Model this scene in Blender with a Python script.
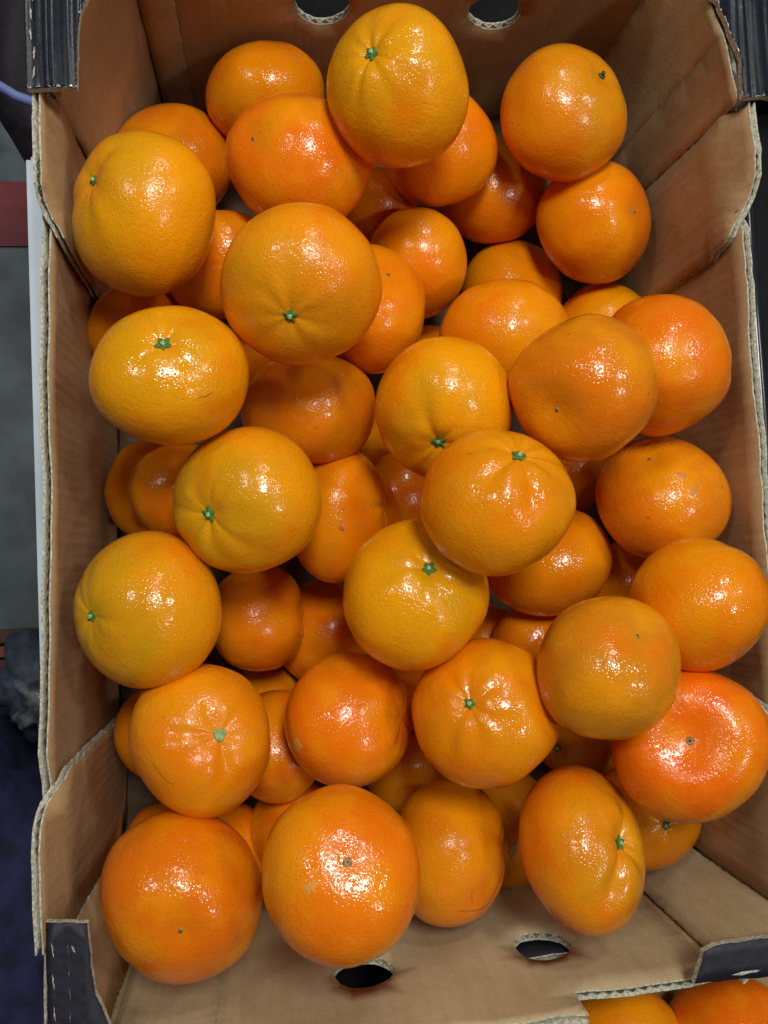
import bpy, bmesh, math, random
import numpy as np
from mathutils import Vector, Matrix
from mathutils.geometry import delaunay_2d_cdt

random.seed(3)
for o in list(bpy.data.objects):
    bpy.data.objects.remove(o)
sc = bpy.context.scene
col = sc.collection

# ------------------------------------------------------------------ camera, world, lamps, exposure
# metres; z = 0 is the inner bottom of the crate, the camera is held 0.51 m above it and tilted a few degrees
CAM_ROT = [[0.990227, 0.042235, -0.132916], [-0.049173, 0.99757, -0.049351], [0.130509, 0.055405, 0.989898]]  # world-from-camera rotation rows
cam = bpy.data.cameras.new('camera')
cam_o = bpy.data.objects.new('camera', cam)
col.objects.link(cam_o)
m = Matrix([list(r) for r in CAM_ROT]).to_4x4()
m.translation = Vector((0, 0, .51))
cam_o.matrix_world = m
cam.sensor_fit = 'VERTICAL'
cam.sensor_height = 24.0
cam.lens = 24.0 * 804 / 1024
cam.clip_start = .01
cam.clip_end = 50
sc.camera = cam_o
sc.view_settings.view_transform = 'Standard'
sc.view_settings.look = 'None'
sc.view_settings.exposure = 0.0
sc.view_settings.gamma = 1.0
try:
    sc.cycles.use_denoising = True
    sc.cycles.max_bounces = 8
    sc.cycles.diffuse_bounces = 4
    sc.cycles.sample_clamp_indirect = 4
except Exception:
    pass

w = bpy.data.worlds.new('World')
sc.world = w
w.use_nodes = True
w.node_tree.nodes['Background'].inputs[0].default_value = (.90, .97, 1.0, 1)
w.node_tree.nodes['Background'].inputs[1].default_value = .040


def lamp(name, loc, aim, size, power, color, size_y=None):
    l = bpy.data.lights.new(name, 'AREA')
    l.shape = 'RECTANGLE'
    l.size = size
    l.size_y = size_y or size
    l.energy = power
    l.color = color
    o = bpy.data.objects.new(name, l)
    o.location = loc
    o.rotation_euler = (Vector(aim) - Vector(loc)).to_track_quat('-Z', 'Y').to_euler()
    col.objects.link(o)
    return o


# a lamp over the display, and the rows of shop ceiling lamps further off
lamp('display_lamp', (.10, .36, 1.15), (.07, .03, .1), .21, 7.0, (1, .97, .90), .26)
lamp('ceiling_lamp', (-1.5, 1.1, 2.6), (0, 0, 0), .26, 10, (1, .96, .9))
lamp('ceiling_lamp', (1.7, .7, 2.6), (0, 0, 0), .26, 10, (1, .96, .9))
lamp('ceiling_lamp', (1.6, -.8, 2.6), (0, 0, 0), .26, 10, (1, .96, .9))
lamp('ceiling_lamp', (.6, 2.4, 2.4), (0, 0, 0), .30, 13, (1, .96, .9))


# ------------------------------------------------------------------ materials
class NT:
    def __init__(s, name):
        s.m = bpy.data.materials.new(name)
        s.m.use_nodes = True
        s.t = s.m.node_tree
        s.b = s.t.nodes['Principled BSDF']

    def n(s, typ, **kw):
        x = s.t.nodes.new(typ)
        for k, v in kw.items():
            if hasattr(x, k):
                setattr(x, k, v)
            else:
                x.inputs[k.replace('_', ' ')].default_value = v
        return x

    def l(s, a, b):
        s.t.links.new(a, b)

    def math(s, op, a, b=None, c=None, clamp=False):
        x = s.t.nodes.new('ShaderNodeMath')
        x.operation = op
        x.use_clamp = clamp
        for i, v in enumerate((a, b, c)):
            if v is None:
                continue
            if isinstance(v, (int, float)):
                x.inputs[i].default_value = v
            else:
                s.l(v, x.inputs[i])
        return x.outputs[0]

    def mix(s, fac, a, b, blend='MIX'):
        x = s.t.nodes.new('ShaderNodeMix')
        x.data_type = 'RGBA'
        x.blend_type = blend
        for i, v in ((0, fac), (6, a), (7, b)):
            if isinstance(v, (int, float)):
                x.inputs[i].default_value = v
            elif isinstance(v, tuple):
                x.inputs[i].default_value = v + ((1,) if len(v) == 3 else ())
            else:
                s.l(v, x.inputs[i])
        return x.outputs[2]

    def ramp(s, v, p0, p1, a=0.0, b=1.0):
        x = s.t.nodes.new('ShaderNodeMapRange')
        x.interpolation_type = 'SMOOTHSTEP'
        s.l(v, x.inputs[0])
        for i, q in enumerate((p0, p1, a, b)):
            x.inputs[i + 1].default_value = q
        return x.outputs[0]


def peel_material():
    k = NT('mandarin_peel')
    tc = k.n('ShaderNodeTexCoord').outputs['Object']
    oi = k.n('ShaderNodeObjectInfo')
    off = k.n('ShaderNodeVectorMath', operation='ADD')
    k.l(tc, off.inputs[0])
    sc_ = k.n('ShaderNodeVectorMath', operation='SCALE')
    k.l(oi.outputs['Location'], sc_.inputs[0]); sc_.inputs['Scale'].default_value = 7.0
    k.l(sc_.outputs[0], off.inputs[1])
    p = off.outputs[0]
    base = oi.outputs['Color']
    n1 = k.n('ShaderNodeTexNoise', Scale=34.0, Detail=2.0)
    k.l(p, n1.inputs[0])
    n2 = k.n('ShaderNodeTexNoise', Scale=120.0, Detail=3.0)
    k.l(p, n2.inputs[0])
    # patches that ripened more or less
    c = k.mix(k.ramp(n1.outputs[0], .44, .66, 0, .62), base, (.84, .315, .003))
    c = k.mix(k.ramp(n1.outputs[0], .48, .30, 0, .50), c, (.80, .155, .002))
    c = k.mix(k.ramp(n2.outputs[0], .45, .75, 0, .18), c, (.90, .34, .008))
    # green flush towards the stem end (local +z)
    att = k.n('ShaderNodeAttribute', attribute_type='OBJECT', attribute_name='green')
    sep = k.n('ShaderNodeSeparateXYZ')
    k.l(tc, sep.inputs[0])
    nz = k.n('ShaderNodeTexNoise', Scale=50.0, Detail=2.0)
    k.l(p, nz.inputs[0])
    top = k.ramp(k.math('ADD', sep.outputs[2], k.math('MULTIPLY', k.math('SUBTRACT', nz.outputs[0], .5), .045)), .008, .030)
    c = k.mix(k.math('MULTIPLY', top, k.math('MULTIPLY', att.outputs['Fac'], .95)), c, (.48, .29, .006))
    # oil glands: fine darker pits
    vo = k.n('ShaderNodeTexVoronoi', Scale=760.0, Randomness=.9)
    k.l(p, vo.inputs[0])
    pit = k.ramp(vo.outputs['Distance'], .0, .42, 1, 0)
    c = k.mix(k.math('MULTIPLY', pit, .36), c, (.58, .10, .001))
    # small brown specks on some fruit
    sp = k.n('ShaderNodeAttribute', attribute_type='OBJECT', attribute_name='specks')
    v2 = k.n('ShaderNodeTexVoronoi', Scale=150.0, Randomness=1.0)
    k.l(p, v2.inputs[0])
    n3 = k.n('ShaderNodeTexNoise', Scale=60.0, Detail=3.0)
    k.l(p, n3.inputs[0])
    mask = k.math('MULTIPLY', k.ramp(v2.outputs['Distance'], .16, .06), k.ramp(n3.outputs[0], .50, .62))
    c = k.mix(k.math('MULTIPLY', mask, sp.outputs['Fac']), c, (.20, .09, .02))
    n4 = k.n('ShaderNodeTexNoise', Scale=90.0, Detail=6.0, Roughness=.7)
    k.l(p, n4.inputs[0])
    c = k.mix(k.math('MULTIPLY', k.ramp(n4.outputs[0], .60, .74), k.math('MULTIPLY', sp.outputs['Fac'], .7)), c, (.42, .22, .05))
    k.l(c, k.b.inputs['Base Color'])
    # relief: pits and a fine leathery wobble
    nb = k.n('ShaderNodeTexNoise', Scale=420.0, Detail=2.0)
    k.l(p, nb.inputs[0])
    nc = k.n('ShaderNodeTexNoise', Scale=95.0, Detail=1.0)
    k.l(p, nc.inputs[0])
    h = k.math('ADD', k.math('MULTIPLY', k.ramp(vo.outputs['Distance'], .0, .5), .75), k.math('MULTIPLY', nb.outputs[0], 1.6))
    h = k.math('ADD', h, k.math('MULTIPLY', nc.outputs[0], 2.6))
    bp = k.n('ShaderNodeBump', Strength=1.0, Distance=.00013)
    k.l(h, bp.inputs['Height'])
    k.l(bp.outputs[0], k.b.inputs['Normal'])
    rr = k.math('ADD', k.ramp(n2.outputs[0], .3, .7, .0, .10), k.math('MULTIPLY', oi.outputs['Random'], .09))
    k.l(k.math('ADD', rr, .075), k.b.inputs['Roughness'])
    k.b.inputs['Specular IOR Level'].default_value = .44
    k.b.inputs['Subsurface Weight'].default_value = .03
    k.b.inputs['Subsurface Radius'].default_value = (.004, .0015, .0004)
    k.b.inputs['Subsurface Scale'].default_value = 1.0
    return k.m


def plain(name, colr, rough=.6, noise=0.25, scale=200, bump=0.0, metallic=0.0, spec=.5, dark=None):
    k = NT(name)
    tc = k.n('ShaderNodeTexCoord').outputs['Object']
    n1 = k.n('ShaderNodeTexNoise', Scale=float(scale), Detail=4.0)
    k.l(tc, n1.inputs[0])
    d = dark or tuple(v * (1 - noise * 1.6) for v in colr)
    c = k.mix(k.ramp(n1.outputs[0], .3, .7), d, colr)
    k.l(c, k.b.inputs['Base Color'])
    k.b.inputs['Roughness'].default_value = rough
    k.b.inputs['Metallic'].default_value = metallic
    k.b.inputs['Specular IOR Level'].default_value = spec
    if bump:
        bp = k.n('ShaderNodeBump', Strength=1.0, Distance=bump)
        k.l(n1.outputs[0], bp.inputs['Height'])
        k.l(bp.outputs[0], k.b.inputs['Normal'])
    return k.m


def cardboard(name, c1, c2, stripe_axis):
    """Kraft liner: fibres, faint washboard from the flutes (running along z), scuffs and damp blotches."""
    k = NT(name)
    tc = k.n('ShaderNodeTexCoord').outputs['Object']
    mp = k.n('ShaderNodeMapping')
    k.l(tc, mp.inputs[0])
    s = [1.0, 1.0, 1.0]
    n1 = k.n('ShaderNodeTexNoise', Scale=14.0, Detail=5.0, Roughness=.62)
    k.l(tc, n1.inputs[0])
    c = k.mix(k.ramp(n1.outputs[0], .32, .68), c1, c2)
    # long streaks along the flutes
    mp.inputs['Scale'].default_value = {'x': (260, 260, 12), 'h': (12, 260, 260)}[stripe_axis]
    n2 = k.n('ShaderNodeTexNoise', Scale=1.0, Detail=3.0)
    k.l(mp.outputs[0], n2.inputs[0])
    c = k.mix(k.ramp(n2.outputs[0], .35, .75, 0, .20), c, tuple(v * .62 for v in c1))
    n3 = k.n('ShaderNodeTexNoise', Scale=900.0, Detail=2.0)
    k.l(tc, n3.inputs[0])
    c = k.mix(k.ramp(n3.outputs[0], .4, .75, 0, .18), c, tuple(min(1, v * 1.5) for v in c2))
    n5 = k.n('ShaderNodeTexNoise', Scale=42.0, Detail=4.0, Roughness=.7)
    k.l(tc, n5.inputs[0])
    c = k.mix(k.ramp(n5.outputs[0], .58, .74, 0, .20), c, tuple(v * .5 for v in c1))
    k.l(c, k.b.inputs['Base Color'])
    k.b.inputs['Roughness'].default_value = .72
    k.b.inputs['Specular IOR Level'].default_value = .3
    sx = k.n('ShaderNodeSeparateXYZ')
    k.l(tc, sx.inputs[0])
    fl = k.math('SINE', k.math('MULTIPLY', k.math('ADD', sx.outputs[0], sx.outputs[1]), 2 * math.pi / .0056))
    n6 = k.n('ShaderNodeTexNoise', Scale=22.0, Detail=2.0)
    k.l(tc, n6.inputs[0])
    h = k.math('ADD', k.math('MULTIPLY', n2.outputs[0], 1.0), k.math('MULTIPLY', n3.outputs[0], .25))
    h = k.math('ADD', h, k.math('MULTIPLY', n5.outputs[0], 1.6))
    h = k.math('ADD', h, k.math('MULTIPLY', fl, k.ramp(n6.outputs[0], .40, .62, .02, .16)))
    bp = k.n('ShaderNodeBump', Strength=1.0, Distance=.00032)
    k.l(h, bp.inputs['Height'])
    k.l(bp.outputs[0], k.b.inputs['Normal'])
    return k.m


M_PEEL = peel_material()
M_CARD = cardboard('kraft_liner_brown', (.34, .215, .105), (.45, .295, .150), 'x')
M_CARD_L = cardboard('kraft_liner_lit', (.44, .34, .190), (.54, .43, .25), 'x')  # paler copy of the brown liner: light on the lit panels put into colour
M_BASE = cardboard('kraft_liner_shaded', (.08, .05, .028), (.13, .085, .05), 'x')  # base board liner, darkened in colour to give the gaps between fruit their shade
M_EDGE = plain('torn_liner_edge', (.62, .60, .48), .85, .35, 700, .0004)
M_FLUTE = plain('corrugated_medium', (.20, .165, .10), .85, .3, 500)
M_BLACK = plain('black_printed_liner', (.008, .013, .024), .24, .3, 300, .00005, spec=1.0)
M_BLACK_MATT = plain('black_printed_liner_matt', (.014, .014, .026), .62, .3, 300, .0003)
M_STEM = plain('stem_stub', (.40, .60, .30), .5, .3, 900)
M_CALYX = plain('calyx_green', (.04, .20, .045), .5, .5, 1400, .0004, spec=.3, dark=(.09, .15, .02))
M_CALYX_DRY = plain('calyx_dry', (.045, .11, .03), .6, .5, 900, .0002)
M_DISK = plain('stem_disk', (.36, .46, .16), .5, .3, 600)
M_SCAR = plain('stylar_scar', (.42, .27, .09), .6, .4, 900)
M_SCAR_DARK = plain('scar_pit', (.05, .035, .015), .7, .3, 900)
M_FLOOR = plain('shop_floor_vinyl', (.17, .225, .25), .45, .30, 14)
M_RED = plain('red_floor_paint', (.36, .06, .075), .5, .2, 12)
M_METAL = plain('white_enamelled_steel', (.75, .86, .98), .28, .12, 14)
M_STAND = plain('dark_stand_top', (.009, .009, .011), .8, .3, 30, spec=.15)
M_NAVY = plain('navy_cloth', (.020, .024, .095), .85, .4, 60, .0006)
M_BAG = plain('black_bag_fabric', (.018, .014, .026), .65, .3, 200, .0003)
M_PIPE = plain('lavender_piping', (.22, .27, .62), .5, .1, 100)
M_SLATE = plain('slate_cloth', (.045, .062, .10), .7, .3, 120, .001)
M_FILM = plain('crinkled_dark_film', (.14, .16, .18), .22, .5, 90, .002, spec=.9)
M_WOOD = plain('red_brown_wood', (.16, .06, .045), .7, .3, 20)
M_WOOD2 = plain('orange_painted_slat', (.42, .12, .05), .6, .3, 20)
M_WOOD3 = plain('pale_slat', (.40, .42, .46), .6, .3, 20)
M_PLASTIC = plain('black_plastic', (.006, .006, .008), .6, .3, 60, spec=.2)


# ------------------------------------------------------------------ helpers
def link(name, me, parent=None, mat=None):
    o = bpy.data.objects.new(name, me)
    col.objects.link(o)
    if mat is not None:
        for q in (mat if isinstance(mat, (list, tuple)) else [mat]):
            me.materials.append(q)
    if parent:
        o.parent = parent
    return o


def empty(name, loc, label, cat, group=None):
    o = bpy.data.objects.new(name, None)
    col.objects.link(o)
    o.location = loc
    o.empty_display_size = .02
    o['label'] = label
    o['category'] = cat
    if group:
        o['group'] = group
    return o


def inside(p, poly):
    x, y = p
    r = False
    n = len(poly)
    for i in range(n):
        x1, y1 = poly[i]
        x2, y2 = poly[(i + 1) % n]
        if (y1 > y) != (y2 > y) and x < (x2 - x1) * (y - y1) / (y2 - y1) + x1:
            r = not r
    return r


def resample(poly, step, closed=True):
    out = []
    n = len(poly)
    for i in range(n if closed else n - 1):
        a, b = Vector(poly[i]), Vector(poly[(i + 1) % n])
        k = max(1, int((b - a).length / step))
        for j in range(k):
            out.append(tuple(a.lerp(b, j / k)))
    if not closed:
        out.append(tuple(poly[-1]))
    return out


def noise1(x, y, s=0.0):
    return (math.sin(x * 37 + s) * math.cos(y * 29 + 1.7 * s) + .5 * math.sin(x * 83 + y * 61 + 2.3 * s) + .25 * math.sin(x * 190 - y * 170 + s))


def sheet(name, outline, frame, t, mats, parent, holes=(), grid=.012, warp=.0008, rag=.0003, seed=0, loc=(0, 0, 0)):
    """A board cut to an outline in its own (u, v) plane. frame(u, v) -> (point, normal). Faces: front mats[0], back mats[1], cut edge mats[2]."""
    rnd = random.Random(seed)
    ol = resample(outline, .0035)
    cx = sum(p[0] for p in ol) / len(ol)
    ol = [(p[0] + rnd.uniform(-rag, rag), p[1] + rnd.uniform(-rag, rag)) for p in ol]
    hs = [[(p[0] + rnd.uniform(-rag, rag), p[1] + rnd.uniform(-rag, rag)) for p in resample(h, .0025)] for h in holes]
    pts = list(ol)
    edges = [(i, (i + 1) % len(ol)) for i in range(len(ol))]
    for h in hs:
        b = len(pts)
        pts += h
        edges += [(b + i, b + (i + 1) % len(h)) for i in range(len(h))]
    us = [p[0] for p in ol]
    vs = [p[1] for p in ol]
    u = min(us) + grid / 2
    while u < max(us):
        v = min(vs) + grid / 2
        while v < max(vs):
            q = (u + rnd.uniform(-.08, .08) * grid, v + rnd.uniform(-.08, .08) * grid)
            if inside(q, ol) and not any(inside(q, h) for h in hs):
                if min((q[0] - p[0]) ** 2 + (q[1] - p[1]) ** 2 for p in pts[:len(edges)]) > (grid * .35) ** 2:
                    pts.append(q)
            v += grid
        u += grid
    r = delaunay_2d_cdt([Vector(p) for p in pts], edges, [], 0, 1e-7)
    V2, F2 = r[0], r[2]
    keep = []
    for f in F2:
        c = sum((V2[i] for i in f), Vector((0, 0))) / len(f)
        if inside(c, ol) and not any(inside(c, h) for h in hs):
            keep.append(f)
    bm = bmesh.new()
    front, back = [], []
    for p in V2:
        P, N = frame(p[0], p[1])
        P = Vector(P) - Vector(loc)
        N = Vector(N)
        P = P + N * (warp * noise1(p[0], p[1], seed))
        front.append(bm.verts.new(P))
        back.append(bm.verts.new(P - N * t))
    cnt = {}
    for f in keep:
        for a, b in zip(f, list(f[1:]) + [f[0]]):
            cnt.setdefault((min(a, b), max(a, b)), []).append((a, b))
        fc = bm.faces.new([front[i] for i in f])
        fc.material_index = 0
        fc.smooth = True
        fc = bm.faces.new([back[i] for i in reversed(f)])
        fc.material_index = 1
        fc.smooth = True
    for k_, l in cnt.items():
        if len(l) == 1:
            a, b = l[0]
            fc = bm.faces.new([front[b], front[a], back[a], back[b]])
            fc.material_index = 2
    bmesh.ops.recalc_face_normals(bm, faces=bm.faces)
    me = bpy.data.meshes.new(name)
    bm.to_mesh(me)
    bm.free()
    return link(name, me, parent, mats)


def ribbon(name, path, frame, t, parent, mat, pitch=.0055, amp=.0011, depth=.006, inward=(0, -1), seed=0, loc=(0, 0, 0), proud=-.0013, warp=0.0):
    """The corrugated medium seen on a cut edge: a wave that runs along the edge between the two liners."""
    rnd = random.Random(seed)
    p = resample(path, pitch / 8, closed=False)
    bm = bmesh.new()
    prev = None
    s = 0
    for i, q in enumerate(p):
        if i:
            s += math.dist(q, p[i - 1])
        a = amp * math.sin(2 * math.pi * s / pitch + .5 * math.sin(s * 90)) * (.8 + .2 * math.sin(s * 210 + seed))
        P, N = frame(q[0] - inward[0] * proud, q[1] - inward[1] * proud)
        P2, N2 = frame(q[0] + inward[0] * depth, q[1] + inward[1] * depth)
        o = Vector(N) * (a - t / 2 + rnd.uniform(-.00008, .00008) + warp * noise1(q[0], q[1], seed))
        v = []
        for e in (-.00022, .00022):
            v.append(bm.verts.new(Vector(P) - Vector(loc) + o + Vector(N) * e))
            v.append(bm.verts.new(Vector(P2) - Vector(loc) + o + Vector(N) * e))
        if prev:
            bm.faces.new((prev[0], v[0], v[1], prev[1]))
            bm.faces.new((prev[2], prev[3], v[3], v[2]))
            bm.faces.new((prev[0], prev[2], v[2], v[0]))
        prev = v
    me = bpy.data.meshes.new(name)
    bm.to_mesh(me)
    bm.free()
    return link(name, me, parent, mat)


def corrugated(name, outline, frame, t, mat_in, mat_out, parent, edges=(), holes=(), seed=0, loc=(0, 0, 0), warp=.0008, pitch=.0055, rag=.0003):
    """Corrugated board: an inner liner, an outer liner and the fluted medium that shows along the cut edges.
    The liner nearest the viewer is the part itself; outer liner and fluting are its sub-parts."""
    lt = .0007
    fr2 = lambda u, v: (tuple(Vector(frame(u, v)[0]) - Vector(frame(u, v)[1]) * (t - lt)), frame(u, v)[1])
    a = sheet(name, outline, frame, lt, [mat_in, M_EDGE, M_EDGE], parent, holes, warp=warp, seed=seed, loc=loc, rag=rag)
    sheet('outer_liner', outline, fr2, lt, [M_EDGE, mat_out, M_EDGE], a, holes, warp=warp, seed=seed, loc=loc, rag=rag)
    for e in edges:
        path, inward, amp = e
        ribbon('fluting', path, frame, t, a, M_FLUTE, depth=.0032 if 'flap' in name else .006, pitch=pitch, amp=amp, inward=inward, seed=seed, loc=loc, warp=warp)
    for h in holes:
        pts = [tuple(p) for p in h] + [tuple(h[0])]
        c = (sum(p[0] for p in h) / len(h), sum(p[1] for p in h) / len(h))
        # round a hole the medium follows the rim
        bm = bmesh.new()
        prev = None
        q = resample(pts, .0009, closed=False)
        for i, p in enumerate(q):
            dv = (Vector(p) - Vector(c)).normalized()
            s = i * .0009
            o_ = (t - 2 * lt) * .42 * math.sin(2 * math.pi * p[0] / .0055)
            P, N = frame(p[0] - dv[0] * .0004, p[1] - dv[1] * .0004)
            P2, _ = frame(p[0] + dv[0] * .004, p[1] + dv[1] * .004)
            w_ = Vector(N) * (o_ - t / 2 + warp * noise1(p[0], p[1], seed))
            v = [bm.verts.new(Vector(P) - Vector(loc) + w_ + Vector(N) * .0004), bm.verts.new(Vector(P2) - Vector(loc) + w_ + Vector(N) * .0004),
                 bm.verts.new(Vector(P) - Vector(loc) + w_ - Vector(N) * .0004), bm.verts.new(Vector(P2) - Vector(loc) + w_ - Vector(N) * .0004)]
            if prev:
                bm.faces.new((prev[0], v[0], v[1], prev[1]))
                bm.faces.new((prev[2], prev[3], v[3], v[2]))
                bm.faces.new((prev[0], prev[2], v[2], v[0]))
            prev = v
        me = bpy.data.meshes.new('fluting')
        bm.to_mesh(me)
        bm.free()
        link('fluting', me, a, M_EDGE)
    return a


def box(name, x0, x1, y0, y1, z0, z1, mat, parent=None, bevel=.002, loc=(0, 0, 0)):
    bm = bmesh.new()
    bmesh.ops.create_cube(bm, size=1)
    for v in bm.verts:
        v.co = Vector(((x0 + x1) / 2 + v.co.x * (x1 - x0), (y0 + y1) / 2 + v.co.y * (y1 - y0), (z0 + z1) / 2 + v.co.z * (z1 - z0))) - Vector(loc)
    if bevel:
        bmesh.ops.bevel(bm, geom=bm.edges, offset=bevel, segments=2, affect='EDGES')
    me = bpy.data.meshes.new(name)
    bm.to_mesh(me)
    bm.free()
    return link(name, me, parent, mat)


def circle(cx, cy, rx, ry, n=32):
    return [(cx + rx * math.cos(2 * math.pi * i / n), cy + ry * math.sin(2 * math.pi * i / n)) for i in range(n)]


def tube(name, pts, r, mat, parent=None, seg=10, loc=(0, 0, 0)):
    bm = bmesh.new()
    rings = []
    P = [Vector(p) - Vector(loc) for p in pts]
    for i, p in enumerate(P):
        d = (P[min(i + 1, len(P) - 1)] - P[max(i - 1, 0)]).normalized()
        a = d.orthogonal().normalized() if i == 0 else (a_prev - d * a_prev.dot(d)).normalized()
        a_prev = a
        b = d.cross(a)
        rings.append([bm.verts.new(p + (a * math.cos(t) + b * math.sin(t)) * r) for t in [2 * math.pi * k / seg for k in range(seg)]])
    for r0, r1 in zip(rings, rings[1:]):
        for k in range(seg):
            f = bm.faces.new((r0[k], r0[(k + 1) % seg], r1[(k + 1) % seg], r1[k]))
            f.smooth = True
    bm.faces.new(rings[0][::-1])
    bm.faces.new(rings[-1])
    me = bpy.data.meshes.new(name)
    bm.to_mesh(me)
    bm.free()
    return link(name, me, parent, mat)


# ------------------------------------------------------------------ setting: shop floor far below, the stand
GZ = -.85
o = box('floor', -3, 3, -3, 3, GZ - .05, GZ, M_FLOOR, bevel=0)
o['kind'] = 'structure'
o = box('floor_stripe', -3, 3, .528, .636, GZ + .001, GZ + .005, M_RED, bevel=0)
o['kind'] = 'structure'

st = empty('display_stand', (.2, -.2, GZ), 'dark display stand with a white steel edge rail that carries the crates', 'stand')
L0 = (.2, -.2, GZ)
box('stand_top', -.112, .9, -.95, .5, -.030, -.0045, M_STAND, st, .002, L0)
rail = box('edge_rail', -.147, -.1125, -.95, .262, -.060, -.006, M_METAL, st, .004, L0)
box('rail_slot', -.1315, -.1262, .178, .196, -.0064, -.0052, M_PLASTIC, rail, .0005, L0)
for (x, y) in ((-.09, -.9), (-.09, .45), (.85, -.9), (.85, .45)):
    box('leg', x - .02, x + .02, y - .02, y + .02, GZ + .0005, -.031, M_METAL, st, .003, L0)

# ------------------------------------------------------------------ the crate
XL, XR, YN, YF = -.092, .232, -.2015, .286
ZR, ZP = .150, .162
T = .0040
cr = empty('cardboard_crate', (.07, .04, 0), 'open brown cardboard crate with black printed corners, holding the heap of mandarins', 'crate')
LC = (.07, .04, 0)
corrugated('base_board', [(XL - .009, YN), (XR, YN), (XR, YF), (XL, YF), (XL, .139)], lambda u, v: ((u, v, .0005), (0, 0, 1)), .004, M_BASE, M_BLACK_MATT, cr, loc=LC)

def xl(y):                                   # the left wall bows outward towards the near end
    return XL - .028 * max(0.0, .139 - y)


# side walls: the rim is low along the middle and steps up at the corner posts
zb = .001
lprof = [(YN - T, zb), (YF + T, zb), (YF + T, ZR - .004), (.150, ZR - .004), (.132, ZR), (.0, ZR - .0006), (-.078, ZR), (-.092, ZR - .004), (YN - T, ZR - .004)]
corrugated('side_wall', lprof, lambda u, v: ((xl(u) - .0006, u, v), (1, 0, 0)), T, M_CARD, M_BLACK, cr,
           edges=[([(-.078, ZR), (0, ZR - .0006), (.132, ZR)], (0, -1), .0004)], seed=1, loc=LC, warp=.0006)
rprof = [(YN - T, zb), (YF + T, zb), (YF + T, ZR - .004), (.156, ZR - .004), (.150, ZR), (.09, ZR - .0012), (.0, ZR + .0003), (-.078, ZR), (-.092, ZR - .004), (YN - T, ZR - .004)]
corrugated('side_wall', rprof, lambda u, v: ((XR + .0006, u, v), (-1, 0, 0)), T, M_CARD, M_BLACK, cr,
           edges=[([(-.078, ZR), (0, ZR + .0003), (.09, ZR - .0012), (.150, ZR)], (0, -1), .0005)], seed=2, loc=LC, warp=.0008, rag=.0005)

# end walls with two hand holes each
nprof = [(XL - .0095, zb), (.1935, zb), (.1935, ZR + .001), (.186, ZR + .002), (.124, ZR + .001), (.1235, ZP + .006), (XL + .02, ZP + .006), (XL - .0095, ZP)]
corrugated('end_wall', nprof, lambda u, v: ((u, YN, v), (0, 1, 0)), T, M_CARD_L, M_BLACK_MATT, cr,
           edges=[([(.126, ZR + .001), (.186, ZR + .002)], (0, -1), .0013)],
           holes=[circle(.0325, .1125, .0145, .0150), circle(.124, .1065, .0140, .0140)], seed=3, loc=LC, warp=.0010, rag=.0004)
fprof = [(XL - .001, zb), (XR + .001, zb), (XR + .001, ZP), (XR - .02, ZP + .006), (XL + .02, ZP + .006), (XL - .001, ZP)]
corrugated('end_wall', fprof, lambda u, v: ((u, YF, v), (0, -1, 0)), T, M_CARD, M_BLACK_MATT, cr,
           holes=[circle(.035, .106, .0145, .0150), circle(.1275, .1045, .0140, .0140)], seed=4, loc=LC, warp=.0012, rag=.0004)
# strip of the end board folded behind the near right slot
corrugated('end_backing', [(.1937, zb), (XR + .0035, zb), (XR + .0035, .118), (.2000, .118), (.1998, .152), (.1937, .152)],
           lambda u, v: ((u, YN - .0012, v), (0, 1, 0)), .002, M_CARD, M_BLACK_MATT, cr, seed=5, loc=LC, warp=0)


# corner posts: one board glued inside the side wall, bent across the corner
def corner(path, prof, flip, mat, seed, name='corner_flap', t=.0035, edge=True):
    """path: plan polyline [(x, y), ...] from the side wall round to the end wall; prof: outline in (distance along path, z)."""
    cum = [0]
    for a, b in zip(path, path[1:]):
        cum.append(cum[-1] + math.dist(a, b))

    def fr(u, v):
        k = 0
        while k < len(path) - 2 and u > cum[k + 1]:
            k += 1
        q = (u - cum[k]) / (cum[k + 1] - cum[k])
        a, b = Vector(path[k]), Vector(path[k + 1])
        # ease the bend
        p = a.lerp(b, q)
        if name == 'corner_flap':      # the flap steps outward over the rim of the lower side wall
            q_ = max(0.0, min(1.0, (v - .1455) / .010))
            q_ = q_ * q_ * (3 - 2 * q_)
            p = Vector((p.x + (.0048 + (.0015 if a.y > .1 else 0) if a.x > .1 else -.0048) * q_, p.y))
        d = (b - a).normalized()
        for kk in range(1, len(path) - 1):
            e = (u - cum[kk]) / .004
            if abs(e) < 1:
                d0 = (Vector(path[kk]) - Vector(path[kk - 1])).normalized()
                d1 = (Vector(path[kk + 1]) - Vector(path[kk])).normalized()
                d = d0.lerp(d1, (e + 1) / 2).normalized()
        n = Vector((-d.y, d.x)) * flip
        return (p.x, p.y, v), (n.x, n.y, 0)
    top = cum[-1]
    pr = [(u * 1.0, z) for u, z in prof(top)]
    return corrugated(name, pr, fr, t, mat, M_CARD, cr, edges=[([(0.0, .02), (0, .12)], (1, 0), .0002), (pr[-4:-1], (.3, -.95), .0009)], seed=seed, loc=LC, warp=.0007, rag=.0005)


def post_prof(rise, za=.146, zc=.128):
    def f(L):
        return [(0, .004), (L, .004), (L, ZP - .002), (rise + .020, ZP - .0005), (rise + .008, ZP - .002), (.004, za), (0, zc)]
    return f


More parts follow.
